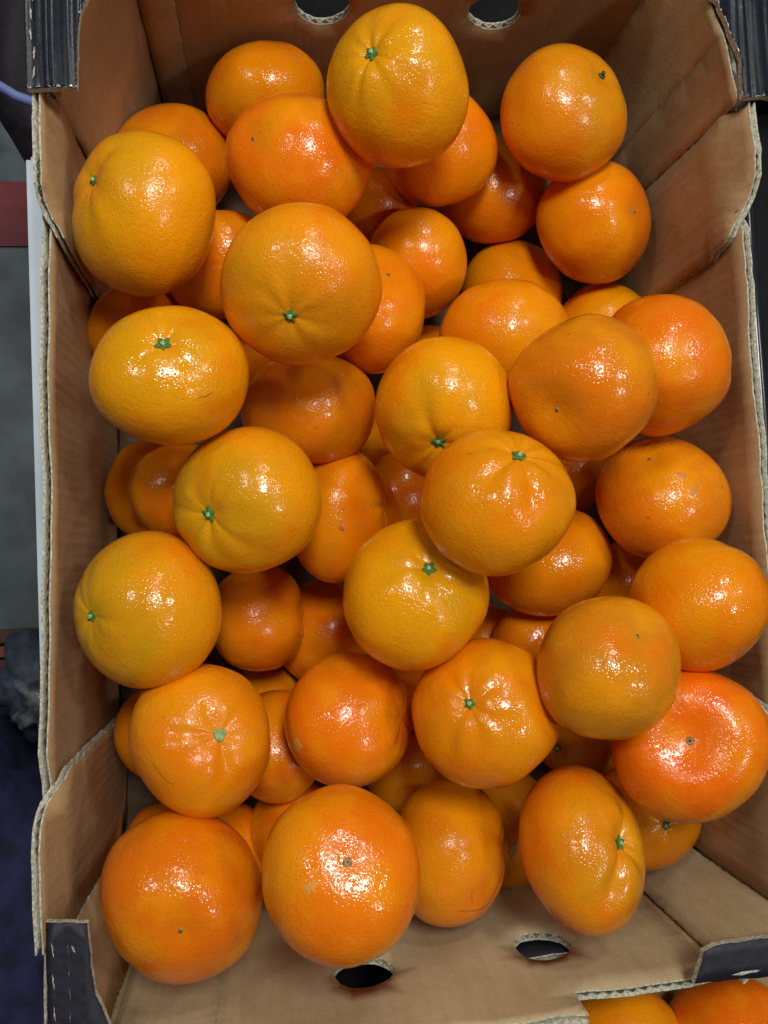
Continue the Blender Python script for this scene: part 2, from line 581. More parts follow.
g = .0042
corner([(XL + g, .142), (XL + g, .2070)], post_prof(.014), -1, M_CARD, 11)
corner([(XL + g, .2075), (XL + .012, .236), (-.058, YF - .0008)], lambda L: [(0, .004), (L, .004), (L, ZP - .003), (.02, ZP - .003), (0, ZP - .003)][:5], -1, M_CARD, 12, name='corner_post')
corner([(XR - g, .1425), (XR - g, .2080)], post_prof(.022), 1, M_CARD, 13)
corner([(XR - g, .2085), (XR - .0085, .2420)], lambda L: [(0, .004), (L, .004), (L, ZP - .003), (.01, ZP - .003), (0, ZP - .003)], 1, M_CARD, 14, name='corner_post')
corner([(XR - .0075, .2405), (XR - .014, .258), (.2035, YF - .0008)], lambda L: [(0, .004), (L, .004), (L, ZP - .003), (.01, ZP - .003), (0, ZP - .003)], 1, M_CARD_L, 15, name='corner_post')
corner([(xl(-.088) + g, -.088), (xl(-.156) + g, -.156)], post_prof(.010, .1485, .136), 1, M_CARD, 16)
corner([(xl(-.158) + g, -.158), (XL + .0105, -.1975)], lambda L: [(0, .004), (L, .004), (L, ZP - .003), (.01, ZP - .003), (0, ZP - .003)], 1, M_CARD, 17, name='corner_post')
corner([(XR - g, -.079), (XR - g, -.176)], post_prof(.012), -1, M_CARD, 18)
corner([(XR - g, -.178), (.1985, -.2008)], lambda L: [(0, .004), (L, .004), (L, ZP - .003), (.01, ZP - .003), (0, ZP - .003)], -1, M_CARD_L, 19, name='corner_post')
# glued end flaps that lap onto the end walls
corrugated('glue_flap', [(XL + .011, .004), (-.036, .004), (-.0355, .158), (XL + .013, .158)], lambda u, v: ((u, YN + .0024, v), (0, 1, 0)), .002, M_CARD_L, M_CARD, cr, seed=21, loc=LC, warp=.0004)
corrugated('glue_flap', [(-.058, .004), (-.0405, .004), (-.0405, .158), (-.058, .158)], lambda u, v: ((u, YF - .0028, v), (0, -1, 0)), .002, M_CARD, M_CARD, cr, seed=22, loc=LC, warp=.0003)


def ledge(outline, parent, seed, ripple, mat, wave_dir, name='corner_ledge'):
    def fr(u, v):
        s = u if wave_dir == 'x' else v
        z = ripple * (math.sin(s * 2 * math.pi / .0042 + 1.3 * math.sin(v * 35)) * (.45 + .55 * math.sin(s * 411 + .8 * math.sin(v * 60))) + .6 * math.sin(s * 2 * math.pi / .0091))
        drop = 0
        return (u, v, ZP + .0022 + z), (0, 0, 1)
    o = sheet(name, outline, fr, .0030, [mat, M_CARD, M_EDGE], parent, grid=.0011 if ripple > .0001 else .006, warp=0, seed=seed, loc=LC, rag=.0003)
    return o


ledge([(-.0965, .2025), (-.0765, .2035), (-.0745, .236), (-.070, .245), (-.045, .2915), (-.0975, .2915)], cr, 31, .00085, M_BLACK, 'x')
ledge([(.2285, .2075), (.2290, .2270), (.2235, .2430), (.2170, .2580), (.2030, .2915), (.2480, .2915), (.2475, .208)], cr, 32, .00080, M_BLACK, 'x')
l3 = ledge([(-.0985, -.1415), (-.0825, -.1435), (-.0815, -.160), (-.0800, -.172), (-.0735, -.188), (-.060, -.2075), (-.0990, -.2075)], cr, 33, .00003, M_BLACK_MATT, 'x')
l4 = ledge([(.1745, -.1975), (.1800, -.1840), (.1850, -.1820), (.2120, -.1815), (.2380, -.178), (.2450, -.170), (.2450, -.2010), (.2120, -.1985)], cr, 34, .00003, M_BLACK_MATT, 'x')
# little tears of the perforated fold
def tears(parent, pts, mat):
    bm = bmesh.new()
    r = random.Random(4)
    for (x, y, dx, dy, wd) in pts:
        n = 7
        vs = []
        for i in range(n):
            q = i / (n - 1)
            hw = wd * math.sin(math.pi * (q * .9 + .05)) * r.uniform(.6, 1.1)
            cxx, cyy = x + dx * q + r.uniform(-.0002, .0002), y + dy * q
            nn = Vector((-dy, dx)).normalized() * hw
            z = ZP + .0024 + r.uniform(.0002, .0007)
            vs.append((bm.verts.new(Vector((cxx + nn.x, cyy + nn.y, z)) - Vector(LC)), bm.verts.new(Vector((cxx - nn.x, cyy - nn.y, z - .0002)) - Vector(LC))))
        for a, b in zip(vs, vs[1:]):
            bm.faces.new((a[0], b[0], b[1], a[1]))
    me = bpy.data.meshes.new('torn_perforation')
    bm.to_mesh(me)
    bm.free()
    return link('torn_perforation', me, parent, mat)


tears(l3, [(-.0962, -.149 - k * .0125, .0006, -.0065, .00034) for k in range(5)] + [(-.0900, -.150 - k * .0085, .0002, -.006, .00012) for k in range(6)] + [(-.0885, -.1515, .001, -.003, .0005)], M_EDGE)
tears(l4, [(.192, -.1955, .014, .0006, .0009)], M_EDGE)
LT = [o for o in bpy.data.objects if o.name.startswith('corner_ledge')]
tears(LT[0], [(-.0938 + .0006 * math.sin(k * 2.1), .2065 + k * .0085, .0006 * math.cos(k), .0055, .0004) for k in range(9)], M_EDGE)


# ------------------------------------------------------------------ mandarins
def fruit_mesh(G, seed, kind):
    r = np.random.default_rng(seed)
    nl, nt = 84, 54
    th = np.linspace(0, math.pi, nt)
    ph = np.linspace(0, 2 * math.pi, nl, endpoint=False)
    TH, PH = np.meshgrid(th[1:-1], ph, indexing='ij')

    def shape(TH, PH):
        s, c = np.sin(TH), np.cos(TH)
        e = 2 / 2.25
        rho = np.sign(s) * np.abs(s) ** (e)
        z = np.sign(c) * np.abs(c) ** (1 / 1.03)
        nrm = (np.abs(s) ** 2.12 + np.abs(c) ** 2.12) ** (-1 / 2.12)
        rho = s * nrm
        z = c * nrm * .88
        # segments barely show through the peel
        k = KS
        lob = 1 + LA * np.cos(k * PH + P0) * s ** 2
        # furrows running out from the calyx, a shallow dimple under it
        near = np.exp(-(TH / .62) ** 2)
        fur = 0
        for (fa, fd, fw, fl) in FUR:
            dd = np.abs((PH - fa + math.pi) % (2 * math.pi) - math.pi)
            fur = fur - FA * fd * np.exp(-(dd / fw) ** 2) * (TH / .3) * np.exp(-(TH / fl) ** 2) * 1.6
        fur = fur + FA * .5 * near * (TH / .35)
        z = z - DA * np.exp(-(TH / DW) ** 2) + fur
        z = z + DB * np.exp(-((math.pi - TH) / DBW) ** 2)
        x = rho * lob * np.cos(PH)
        y = rho * lob * np.sin(PH)
        n = np.zeros_like(x)
        for (fx, fy, fz, p, a) in WV:
            n = n + a * np.sin(fx * x + fy * y + fz * z + p)
        for (dx, dy, dz, cut, a) in FLAT:       # sides pressed flat by the neighbours
            dt = (x * dx + y * dy + z * dz) / np.sqrt(x * x + y * y + z * z)
            n = n - a * np.clip((dt - cut) / (1 - cut), 0, 1) ** 1.5
        if PK:
            n = n + PK * np.exp(-((TH - .50) / .26) ** 2) * (np.sin(PK1 * PH + P1) + .7 * np.sin((PK1 + 4) * PH + P2) * np.sin(6 * TH))
        f = 1 + n
        return np.stack([x * f, y * f, z * f], -1)
    KS = int(r.integers(8, 12)); LA = r.uniform(.002, .006); P0, P1, P2 = r.uniform(0, 6.28, 3)
    FK = int(r.integers(5, 9)); FA = r.uniform(.008, .028) if 's' in kind[:1] else .03
    DA = r.uniform(.05, .09); DW = r.uniform(.15, .22)
    DB = r.uniform(.05, .09) if kind[:1] == 'b' else .04; DBW = r.uniform(.22, .34)
    LUMP = r.uniform(.014, .023)
    if seed == 140: DB, DBW = .27, .50
    if seed == 151: DB, DBW = .10, .42
    if seed == 145: DA, DW, FA = .10, .34, .03
    if seed == 156: FA, FK, DA = .09, 5, .15
    FUR = []
    a_ = r.uniform(0, 6.28)
    for i in range(FK):
        a_ += 6.28 / FK * r.uniform(.55, 1.45)
        FUR.append((a_, r.uniform(.15, 1.2), r.uniform(.14, .34), r.uniform(.38, .75)))
    FLAT = []
    for i in range(4):
        d = r.normal(size=3); d /= np.linalg.norm(d)
        FLAT.append((d[0], d[1], d[2], r.uniform(.70, .85), r.uniform(.015, .045)))
    PK = r.uniform(.004, .011) if kind[0] == 's' else 0
    PK1 = int(r.integers(4, 8))
    WV = []
    for i in range(12):
        d = r.normal(size=3); d /= np.linalg.norm(d)
        fq = r.uniform(1.2, 6.5)
        WV.append((d[0] * fq, d[1] * fq, d[2] * fq, r.uniform(0, 6.28), LUMP / (.6 + fq * .42)))
    V = shape(TH, PH).reshape(-1, 3)
    top = shape(np.array([1e-4]), np.array([0.]))
    bot = shape(np.array([math.pi - 1e-4]), np.array([0.]))
    V = np.concatenate([V, top, bot]) @ G.T
    nr = nt - 2
    faces = []
    for i in range(nr - 1):
        a = i * nl
        for j in range(nl):
            j2 = (j + 1) % nl
            faces.append((a + j, a + nl + j, a + nl + j2, a + j2))
    T_, B_ = nr * nl, nr * nl + 1
    for j in range(nl):
        faces.append((T_, j, (j + 1) % nl))
        faces.append((B_, (nr - 1) * nl + (j + 1) % nl, (nr - 1) * nl + j))
    me = bpy.data.meshes.new('mandarin')
    me.from_pydata(V.tolist(), [], faces)
    me.polygons.foreach_set('use_smooth', [True] * len(me.polygons))

    def surf(theta, phi):
        p = shape(np.array([theta]), np.array([phi]))[0] @ G.T
        return Vector(p.tolist())
    return me, surf


def pole_frame(surf, end):
    t0 = 1e-3 if end > 0 else math.pi - 1e-3
    p = surf(t0, 0.)
    t1 = .30 if end > 0 else math.pi - .30
    q = [surf(t1, a) for a in (0, math.pi / 2, math.pi, 3 * math.pi / 2)]
    n = (q[2] - q[0]).cross(q[3] - q[1]).normalized()
    if n.z * end < 0:
        n = -n
    return p, n


def calyx_mesh(surf, seed, dry=False):
    """Five pointed sepals lying on the dimple, following the peel."""
    r = random.Random(seed)
    bm = bmesh.new()
    nph = 40
    rings = []
    ang0 = r.uniform(0, 6.28)
    size = r.uniform(.62, .95) * (.6 if dry else 1)
    amp = [r.uniform(.45, 1.15) for _ in range(5)]
    for k, q in enumerate((0.001, .35, .7, 1.0)):
        ring = []
        for j in range(nph):
            a = 2 * math.pi * j / nph
            lobe = (a * 5 / (2 * math.pi)) % 1.0
            am = amp[int(a * 5 / (2 * math.pi)) % 5]
            rad = size * (.070 + .062 * am * r.uniform(.8, 1.1) * (1 - abs(lobe - .5) * 2) ** .9 + r.uniform(-.008, .008))
            p = surf(max(q * rad, .001), a + ang0)
            p.z += .0009 * (1.25 - q) + (.0004 if q < 1 else .00028) + r.uniform(0, .00015)
            ring.append(bm.verts.new(p))
        rings.append(ring)
    for a, b in zip(rings, rings[1:]):
        for j in range(nph):
            f = bm.faces.new((a[j], b[j], b[(j + 1) % nph], a[(j + 1) % nph]))
            f.smooth = True
    bm.faces.new(rings[0])
    me = bpy.data.meshes.new('calyx')
    bm.to_mesh(me)
    bm.free()
    return me


def knob(p, n, r0, r1, h, seed, name='stem_stub', lean=.15):
    r = random.Random(seed)
    bm = bmesh.new()
    a = n.orthogonal().normalized()
    b = n.cross(a)
    ln = (a * r.uniform(-1, 1) + b * r.uniform(-1, 1)) * lean
    prof = [(r0, -.0006), (r0 * .95, h * .5), (r1 * 1.1, h * .85), (r1 * .8, h), (r1 * .3, h * .93)]
    rings = []
    for rr, z in prof:
        rings.append([bm.verts.new(p + (n + ln) * z + (a * math.cos(t) + b * math.sin(t)) * rr * (1 + .12 * math.sin(3 * t + seed))) for t in [2 * math.pi * k / 14 for k in range(14)]])
    for x, y in zip(rings, rings[1:]):
        for k in range(14):
            f = bm.faces.new((x[k], x[(k + 1) % 14], y[(k + 1) % 14], y[k]))
            f.smooth = True
    bm.faces.new(rings[-1])
    bmesh.ops.recalc_face_normals(bm, faces=bm.faces)
    me = bpy.data.meshes.new(name)
    bm.to_mesh(me)
    bm.free()
    return me


FRUIT = [
(1, 's', [0.06173, 0.20821, 0.16351], [-0.1722, 0.8431, -0.5095, -0.9789, -0.2044, -0.0075, -0.1105, 0.4975, 0.8604], [0.03316, 0.0012, -0.00056, 0.0012, 0.03284, -0.00045, -0.00056, -0.00045, 0.03375], (0.86, 0.325, 0.002), 0.4, 0.1, 'large yellow-orange mandarin with green calyx at the top, heaped nearest the far wall'),
(2, 'n', [0.00446, 0.25518, 0.07139], [-0.9421, 0.3324, 0.0433, -0.0187, -0.1811, 0.9833, 0.3347, 0.9256, 0.1768], [0.03309, -0.00079, -0.00126, -0.00079, 0.03249, 3e-05, -0.00126, 3e-05, 0.03114], (0.82, 0.22, 0.002), 0, 0.1, 'orange mandarin behind the large one at top, closest to the far left corner region'),
(3, 'b', [0.01782, 0.19052, 0.1254], [0.5546, -0.4562, 0.6959, -0.5593, -0.8236, -0.0942, 0.6162, -0.337, -0.7119], [0.03509, -0.00088, 0.00153, -0.00088, 0.03107, -0.00145, 0.00153, -0.00145, 0.03548], (0.83, 0.18, 0.004), 0.1, 0.1, 'round mandarin with pale bottom scar, between the topmost one and the central calyx one below'),
(4, 's', [-0.05307, 0.15738, 0.14304], [0.349, -0.6661, -0.6592, 0.9367, 0.2688, 0.2243, 0.0278, -0.6958, 0.7177], [0.03475, -3e-05, 0.00033, -3e-05, 0.03395, -0.00035, 0.00033, -0.00035, 0.03374], (0.86, 0.325, 0.002), 0.45, 0.05, 'big golden mandarin with its calyx facing the left wall, upper left of heap'),
(5, 'n', [-0.05057, 0.22753, 0.04742], [0.5187, 0.3856, 0.763, -0.0145, -0.8884, 0.4588, 0.8548, -0.2491, -0.4553], [0.03495, 0.00048, 0.00166, 0.00048, 0.03098, -0.00043, 0.00166, -0.00043, 0.03638], (0.78, 0.2, 0.003), 0, 0.1, 'dull orange mandarin half hidden behind the golden one in the upper left'),
(6, 'n', [0.09608, 0.21998, 0.08852], [-0.0205, -0.327, 0.9448, 0.1944, 0.9257, 0.3246, -0.9807, 0.1903, 0.0446], [0.0337, 0.00059, -0.00047, 0.00059, 0.03185, -0.0007, -0.00047, -0.0007, 0.03559], (0.82, 0.22, 0.002), 0, 0.1, 'orange mandarin tucked under the lower right of the topmost large mandarin'),
(7, 'n', [0.13812, 0.21561, 0.04542], [0.9383, 0.006, -0.3458, -0.1672, -0.8674, -0.4687, -0.3027, 0.4976, -0.8129], [0.03423, -0.00042, -0.00066, -0.00042, 0.03402, -0.00013, -0.00066, -0.00013, 0.03477], (0.78, 0.2, 0.003), 0, 0.1, 'shaded reddish mandarin low between the topmost one and the one with dark twig'),
(8, 's:twig', [0.16015, 0.22592, 0.11107], [0.7854, 0.461, 0.413, -0.5901, 0.7591, 0.2748, -0.1868, -0.4595, 0.8683], [0.03388, -3e-05, -8e-05, -3e-05, 0.03396, 3e-05, -8e-05, 3e-05, 0.03398], (0.76, 0.22, 0.004), 0.4, 0.3, 'mandarin with dark green twig stub at right, nearest the far right corner'),
(9, 'b', [0.18782, 0.18249, 0.07862], [-0.8433, -0.1736, -0.5087, -0.2643, 0.958, 0.1111, 0.4681, 0.2282, -0.8537], [0.0341, 0.00048, -0.00011, 0.00048, 0.03443, 0.00062, -0.00011, 0.00062, 0.03388], (0.82, 0.22, 0.002), 0.1, 0.1, 'smooth orange mandarin against the right wall below the one with twig stub'),
(10, 's', [0.01425, 0.1131, 0.17434], [0.0791, 0.9793, -0.1863, -0.7577, -0.0624, -0.6496, -0.6477, 0.1925, 0.7371], [0.03252, -0.00057, -4e-05, -0.00057, 0.0332, -0.00029, -4e-05, -0.00029, 0.0329], (0.83, 0.26, 0.003), 0.35, 0.1, 'large round mandarin with star calyx below its centre, upper middle of the heap'),
(11, 'n', [0.04042, 0.22114, 0.02254], [-0.4076, -0.7165, -0.5662, -0.6499, -0.2079, 0.731, -0.6415, 0.6659, -0.3809], [0.02918, 5e-05, 0.00065, 5e-05, 0.03107, 0.00078, 0.00065, 0.00078, 0.03108], (0.78, 0.2, 0.003), 0, 0, 'sliver of a mandarin deep between the upper middle fruits'),
(12, 'n', [-0.02468, 0.15503, 0.08617], [0.1702, 0.7029, 0.6906, 0.6448, -0.6094, 0.4614, 0.7452, 0.3668, -0.5569], [0.02901, 0.00122, 0.0009, 0.00122, 0.0287, 0.00037, 0.0009, 0.00037, 0.03033], (0.78, 0.2, 0.003), 0, 0, 'reddish mandarin showing between the golden upper left one and the large star calyx one'),
(13, 'n', [0.08437, 0.16064, 0.0715], [-0.7355, -0.4739, 0.4842, 0.1954, 0.5359, 0.8213, -0.6487, 0.6987, -0.3016], [0.0301, -0.00081, -0.00015, -0.00081, 0.03076, 0.00067, -0.00015, 0.00067, 0.03145], (0.83, 0.26, 0.003), 0.1, 0.1, 'small bright mandarin low in the gap right of the large star calyx one'),
(14, 'b', [0.05551, 0.12628, 0.10144], [-0.6056, 0.7701, -0.2006, 0.7817, 0.5284, -0.3313, -0.1491, -0.3574, -0.922], [0.02976, 0.00301, -0.00232, 0.00301, 0.02918, -0.00061, -0.00232, -0.00061, 0.03128], (0.82, 0.22, 0.002), 0.2, 0.35, 'mandarin with a small dark mark, tucked behind right side of large star calyx one'),
(15, 'n', [0.15279, 0.15829, 0.02885], [0.421, 0.907, 0.011, 0.8802, -0.4055, -0.2468, -0.2194, 0.1135, -0.969], [0.03212, -0.00048, -0.00018, -0.00048, 0.03147, 0.00036, -0.00018, 0.00036, 0.03195], (0.83, 0.26, 0.003), 0, 0.1, 'half hidden mandarin with glossy top, below the shaded reddish one near far wall'),
(16, 'n', [0.12423, 0.11082, 0.09764], [-0.9208, 0.0211, 0.3895, 0.3895, -0.0046, 0.921, 0.0213, 0.9998, -0.004], [0.03381, -2e-05, -0.00034, -2e-05, 0.03447, 0.00024, -0.00034, 0.00024, 0.03485], (0.83, 0.26, 0.003), 0, 0.1, 'smooth yellow-orange mandarin left of the big brownish one in the right half'),
(17, 'n', [0.20477, 0.12888, 0.04521], [-0.6297, -0.2023, 0.75, -0.7659, 0.0008, -0.6429, 0.1295, -0.9793, -0.1554], [0.0295, -0.00132, 0.00034, -0.00132, 0.03055, -0.00068, 0.00034, -0.00068, 0.03389], (0.86, 0.325, 0.002), 0, 0.1, 'yellow mandarin peeking out between the brownish one and the right wall fruits'),
(18, 'b', [0.1383, 0.06834, 0.16961], [-0.7139, 0.0798, 0.6957, 0.5221, 0.7227, 0.4529, -0.4667, 0.6866, -0.5575], [0.03297, -9e-05, -0.00011, -9e-05, 0.03258, -7e-05, -0.00011, -7e-05, 0.03276], (0.68, 0.2, 0.005), 0.1, 0.5, 'large brownish orange mandarin with dimpled bottom scar, right of centre'),
(19, 'n', [0.18958, 0.0847, 0.14088], [0.1079, 0.3213, 0.9408, -0.2637, -0.9032, 0.3387, 0.9586, -0.2846, -0.0128], [0.03429, -7e-05, -0.00011, -7e-05, 0.03457, -0.0002, -0.00011, -0.0002, 0.03427], (0.8, 0.18, 0.003), 0, 0.2, 'reddish orange mandarin leaning on the right wall behind the big brownish one'),
(20, 's', [-0.04181, 0.07753, 0.16705], [-0.5598, -0.8279, 0.0336, 0.7929, -0.5235, 0.3118, -0.2406, 0.2012, 0.9495], [0.03076, 0.00071, -0.00049, 0.00071, 0.03228, 0.00016, -0.00049, 0.00016, 0.03103], (0.86, 0.325, 0.002), 0.45, 0.2, 'wide flat yellow mandarin with ridged top and calyx, at the left wall upper half'),
(21, 'n', [-0.06986, 0.12469, 0.07145], [-0.8168, -0.5262, 0.2363, 0.0253, 0.3765, 0.9261, -0.5763, 0.7624, -0.2942], [0.02633, -0.00051, -0.00101, -0.00051, 0.02492, -0.00049, -0.00101, -0.00049, 0.02685], (0.78, 0.2, 0.003), 0, 0, 'dark edge of a mandarin between the left wall and the wide flat yellow one'),
(22, 'n', [0.0193, 0.07416, 0.09615], [0.9847, 0.1149, 0.1314, -0.1207, -0.0954, 0.9881, 0.126, -0.9888, -0.08], [0.03436, -6e-05, 0.00073, -6e-05, 0.03291, 0.00039, 0.00073, 0.00039, 0.03186], (0.74, 0.21, 0.004), 0, 0.3, 'wide dull orange mandarin lying sideways under the large star calyx one'),
(23, 's', [0.07943, 0.0654, 0.14463], [0.8595, -0.4369, -0.2655, 0.1488, 0.7107, -0.6876, 0.4891, 0.5514, 0.6758], [0.0327, 0.00041, -6e-05, 0.00041, 0.03363, -0.00035, -6e-05, -0.00035, 0.0335], (0.86, 0.325, 0.002), 0.45, 0.1, 'golden mandarin with calyx at its lower edge, in the middle of the heap'),
(24, 's', [0.09225, 0.01861, 0.17879], [-0.7981, 0.5803, 0.1623, -0.3712, -0.6857, 0.6261, 0.4746, 0.4394, 0.7627], [0.03275, -0.00036, -0.0002, -0.00036, 0.0321, 0.00052, -0.0002, 0.00052, 0.03237], (0.83, 0.26, 0.003), 0.3, 0.15, 'large mandarin with calyx near its upper edge, overlapping the central golden one'),
(25, 's', [-0.01253, 0.02555, 0.14582], [-0.6104, -0.551, -0.569, 0.7598, -0.6103, -0.2242, -0.2237, -0.5692, 0.7912], [0.03314, -4e-05, -0.00019, -4e-05, 0.03391, 0.00023, -0.00019, 0.00023, 0.03365], (0.76, 0.285, 0.004), 0.6, 0.15, 'greenish yellow mandarin with calyx at lower left, left of centre'),
(26, 'n', [0.03301, 0.01987, 0.07958], [0.195, 0.2962, 0.935, -0.9545, 0.2767, 0.1114, -0.2257, -0.9142, 0.3367], [0.03523, -0.00115, -0.00188, -0.00115, 0.03232, -0.00037, -0.00188, -0.00037, 0.02941], (0.82, 0.22, 0.002), 0.1, 0.4, 'narrowly showing mandarin with brown specks, right of the greenish yellow one'),
(27, 'n', [0.07292, 0.02941, 0.04781], [-0.791, -0.5818, 0.1892, -0.1098, 0.4391, 0.8917, -0.6019, 0.6846, -0.4112], [0.02664, -0.00071, -0.0003, -0.00071, 0.02733, 0.00048, -0.0003, 0.00048, 0.02846], (0.78, 0.2, 0.003), 0, 0, 'dark mandarin deep in the gap beside the specked one at centre'),
(28, 'n', [-0.04811, 0.0359, 0.08616], [0.0653, 0.5159, -0.8541, 0.9976, -0.0526, 0.0446, -0.0219, -0.855, -0.5181], [0.02579, 0.00017, -0.00013, 0.00017, 0.02655, -0.00028, -0.00013, -0.00028, 0.02673], (0.78, 0.2, 0.003), 0, 0.1, 'reddish mandarin under the wide yellow one and left of the greenish yellow one'),
(29, 'n', [-0.0704, 0.04099, 0.04712], [-0.4502, 0.792, 0.4124, 0.887, 0.4498, 0.1045, -0.1027, 0.4129, -0.905], [0.0262, 0.00099, 0.00042, 0.00099, 0.02554, -0.00037, 0.00042, -0.00037, 0.02534], (0.83, 0.26, 0.003), 0, 0, 'orange crescent of a mandarin next to the left wall at mid height'),
(30, 's', [-0.05848, -0.02085, 0.13853], [0.0574, 0.7303, -0.6807, -0.997, 0.0773, -0.0011, 0.0518, 0.6787, 0.7326], [0.03367, 0.00017, -0.00022, 0.00017, 0.03325, 0.00015, -0.00022, 0.00015, 0.03318], (0.74, 0.295, 0.005), 0.65, 0.15, 'yellow-green tinted mandarin with calyx at left, beside the left wall below middle'),
(31, 'n', [-0.01197, -0.03214, 0.0601], [-0.1457, -0.0525, 0.9879, 0.6607, -0.7484, 0.0577, 0.7364, 0.6611, 0.1437], [0.02942, 0.0, 3e-05, 0.0, 0.02944, -4e-05, 3e-05, -4e-05, 0.02943], (0.82, 0.22, 0.002), 0, 0.1, 'glossy mandarin squeezed right of the yellow-green tinted one by the left wall'),
(32, 'n', [0.02577, -0.04678, 0.02681], [-0.5003, 0.2971, 0.8133, 0.0032, 0.9399, -0.3413, -0.8659, -0.1682, -0.4712], [0.03132, 0.0006, 7e-05, 0.0006, 0.03154, -0.00093, 7e-05, -0.00093, 0.03148], (0.8, 0.18, 0.003), 0, 0.3, 'red-orange mandarin low in the gap below the specked one, left of centre'),
(33, 's', [0.06222, -0.02003, 0.14338], [-0.9684, -0.2401, 0.0671, 0.2453, -0.8698, 0.4282, -0.0445, 0.4311, 0.9012], [0.03355, 0.00021, -3e-05, 0.00021, 0.03441, -0.00021, -3e-05, -0.00021, 0.03412], (0.86, 0.325, 0.002), 0.5, 0.2, "yellow mandarin with calyx at upper middle, just below the heap's centre"),
(34, 'n', [0.14668, -0.00976, 0.0832], [0.9769, -0.0489, -0.2078, 0.2133, 0.2645, 0.9405, 0.009, -0.9632, 0.2688], [0.03443, -0.00018, 0.00022, -0.00018, 0.0336, -0.00033, 0.00022, -0.00033, 0.033], (0.82, 0.22, 0.002), 0, 0.1, 'wide mandarin lying under the overlapping calyx one, right of centre'),
(35, 'n', [0.17672, 0.04702, 0.02777], [-0.4159, -0.889, 0.1914, -0.7462, 0.2133, -0.6306, 0.5198, -0.4051, -0.7522], [0.03141, -0.00022, 0.00029, -0.00022, 0.0306, -0.00015, 0.00029, -0.00015, 0.03145], (0.78, 0.2, 0.003), 0, 0, 'shaded mandarin in the gap below the big brownish one'),
(36, 'b', [0.1978, 0.02009, 0.11459], [0.5934, -0.6963, 0.4037, -0.2674, -0.6437, -0.7171, 0.7592, 0.3175, -0.5682], [0.03374, 0.00035, 0.00038, 0.00035, 0.0334, -3e-05, 0.00038, -3e-05, 0.03389], (0.74, 0.2, 0.004), 0.1, 0.7, 'blotchy orange mandarin with grey patch, resting at the right wall mid height'),
(37, 'n', [0.19111, -0.03111, 0.15861], [-0.412, 0.2707, 0.87, 0.8528, -0.2217, 0.4728, 0.3208, 0.9368, -0.1395], [0.03162, 0.00115, 0.00084, 0.00115, 0.03163, 0.00038, 0.00084, 0.00038, 0.03369], (0.82, 0.22, 0.002), 0, 0.15, 'large mandarin sticking out over the right rim of the crate'),
(38, 'n', [0.20768, -0.02734, 0.05281], [0.1072, -0.8828, -0.4574, -0.6449, 0.2884, -0.7078, 0.7567, 0.3708, -0.5384], [0.02795, 0.00114, 0.00082, 0.00114, 0.02797, 0.00022, 0.00082, 0.00022, 0.03076], (0.83, 0.26, 0.003), 0, 0, 'dark yellowish mandarin low between the blotchy one and the one over the rim'),
(39, 'b', [0.14042, -0.05551, 0.17177], [0.1236, -0.9801, -0.1553, -0.815, -0.0109, -0.5794, 0.5662, 0.1982, -0.8001], [0.0311, 0.00106, 0.00031, 0.00106, 0.0325, 0.00077, 0.00031, 0.00077, 0.03281], (0.62, 0.22, 0.008), 0.3, 0.4, 'dull olive-orange mandarin with small grey dot at top, lower right'),
(40, 'b', [0.1843, -0.09536, 0.15372], [0.9144, 0.0797, 0.3969, 0.2019, -0.9396, -0.2764, 0.3509, 0.3329, -0.8752], [0.03509, -0.00161, -9e-05, -0.00161, 0.03393, 8e-05, -9e-05, 8e-05, 0.03448], (0.84, 0.145, 0.003), 0, 0.1, 'bright red-orange mandarin with glossy ring round its open bottom scar'),
(41, 's', [0.09207, -0.07658, 0.14145], [-0.3754, 0.8116, -0.4477, -0.9132, -0.2411, 0.3287, 0.1588, 0.5322, 0.8316], [0.03438, -0.0002, 3e-05, -0.0002, 0.03361, 0.00011, 3e-05, 0.00011, 0.03394], (0.82, 0.22, 0.002), 0.3, 0.15, 'large mandarin with green calyx facing up, centre of the lower half'),
(42, 'n', [0.1242, -0.06011, 0.01921], [-0.4624, -0.7475, 0.4769, -0.3065, 0.6395, 0.705, -0.832, 0.1798, -0.5249], [0.02703, -0.00066, -0.00063, -0.00066, 0.026, 0.00013, -0.00063, 0.00013, 0.0279], (0.86, 0.325, 0.002), 0, 0, "small sliver of mandarin under the yellow one below the heap's centre"),
(43, 'n', [0.14558, -0.05879, 0.06004], [0.2885, -0.9354, -0.2046, -0.8483, -0.3488, 0.3985, -0.4441, 0.0586, -0.8941], [0.02682, -0.00017, -0.00016, -0.00017, 0.02646, 4e-05, -0.00016, 4e-05, 0.02687], (0.78, 0.2, 0.003), 0, 0.1, 'shaded brownish mandarin in the gap left of the dull olive-orange one'),
(44, 'n', [0.0327, -0.08327, 0.10245], [0.5066, 0.2589, 0.8224, -0.5286, 0.8468, 0.059, -0.6812, -0.4646, 0.5658], [0.03314, 0.00035, 0.00047, 0.00035, 0.03209, 2e-05, 0.00047, 2e-05, 0.03376], (0.8, 0.18, 0.003), 0, 0.25, 'deep orange boxy mandarin between two calyx ones in the lower half'),
(45, 's:disk', [-0.03816, -0.07896, 0.13229], [0.8259, 0.3999, 0.3974, -0.4982, 0.8477, 0.1822, -0.2641, -0.3484, 0.8994], [0.03311, -0.00114, -8e-05, -0.00114, 0.03275, -0.00035, -8e-05, -0.00035, 0.0328], (0.8, 0.24, 0.004), 0.1, 0.4, 'yellow-orange mandarin with bare pale green stem disk, lower left'),
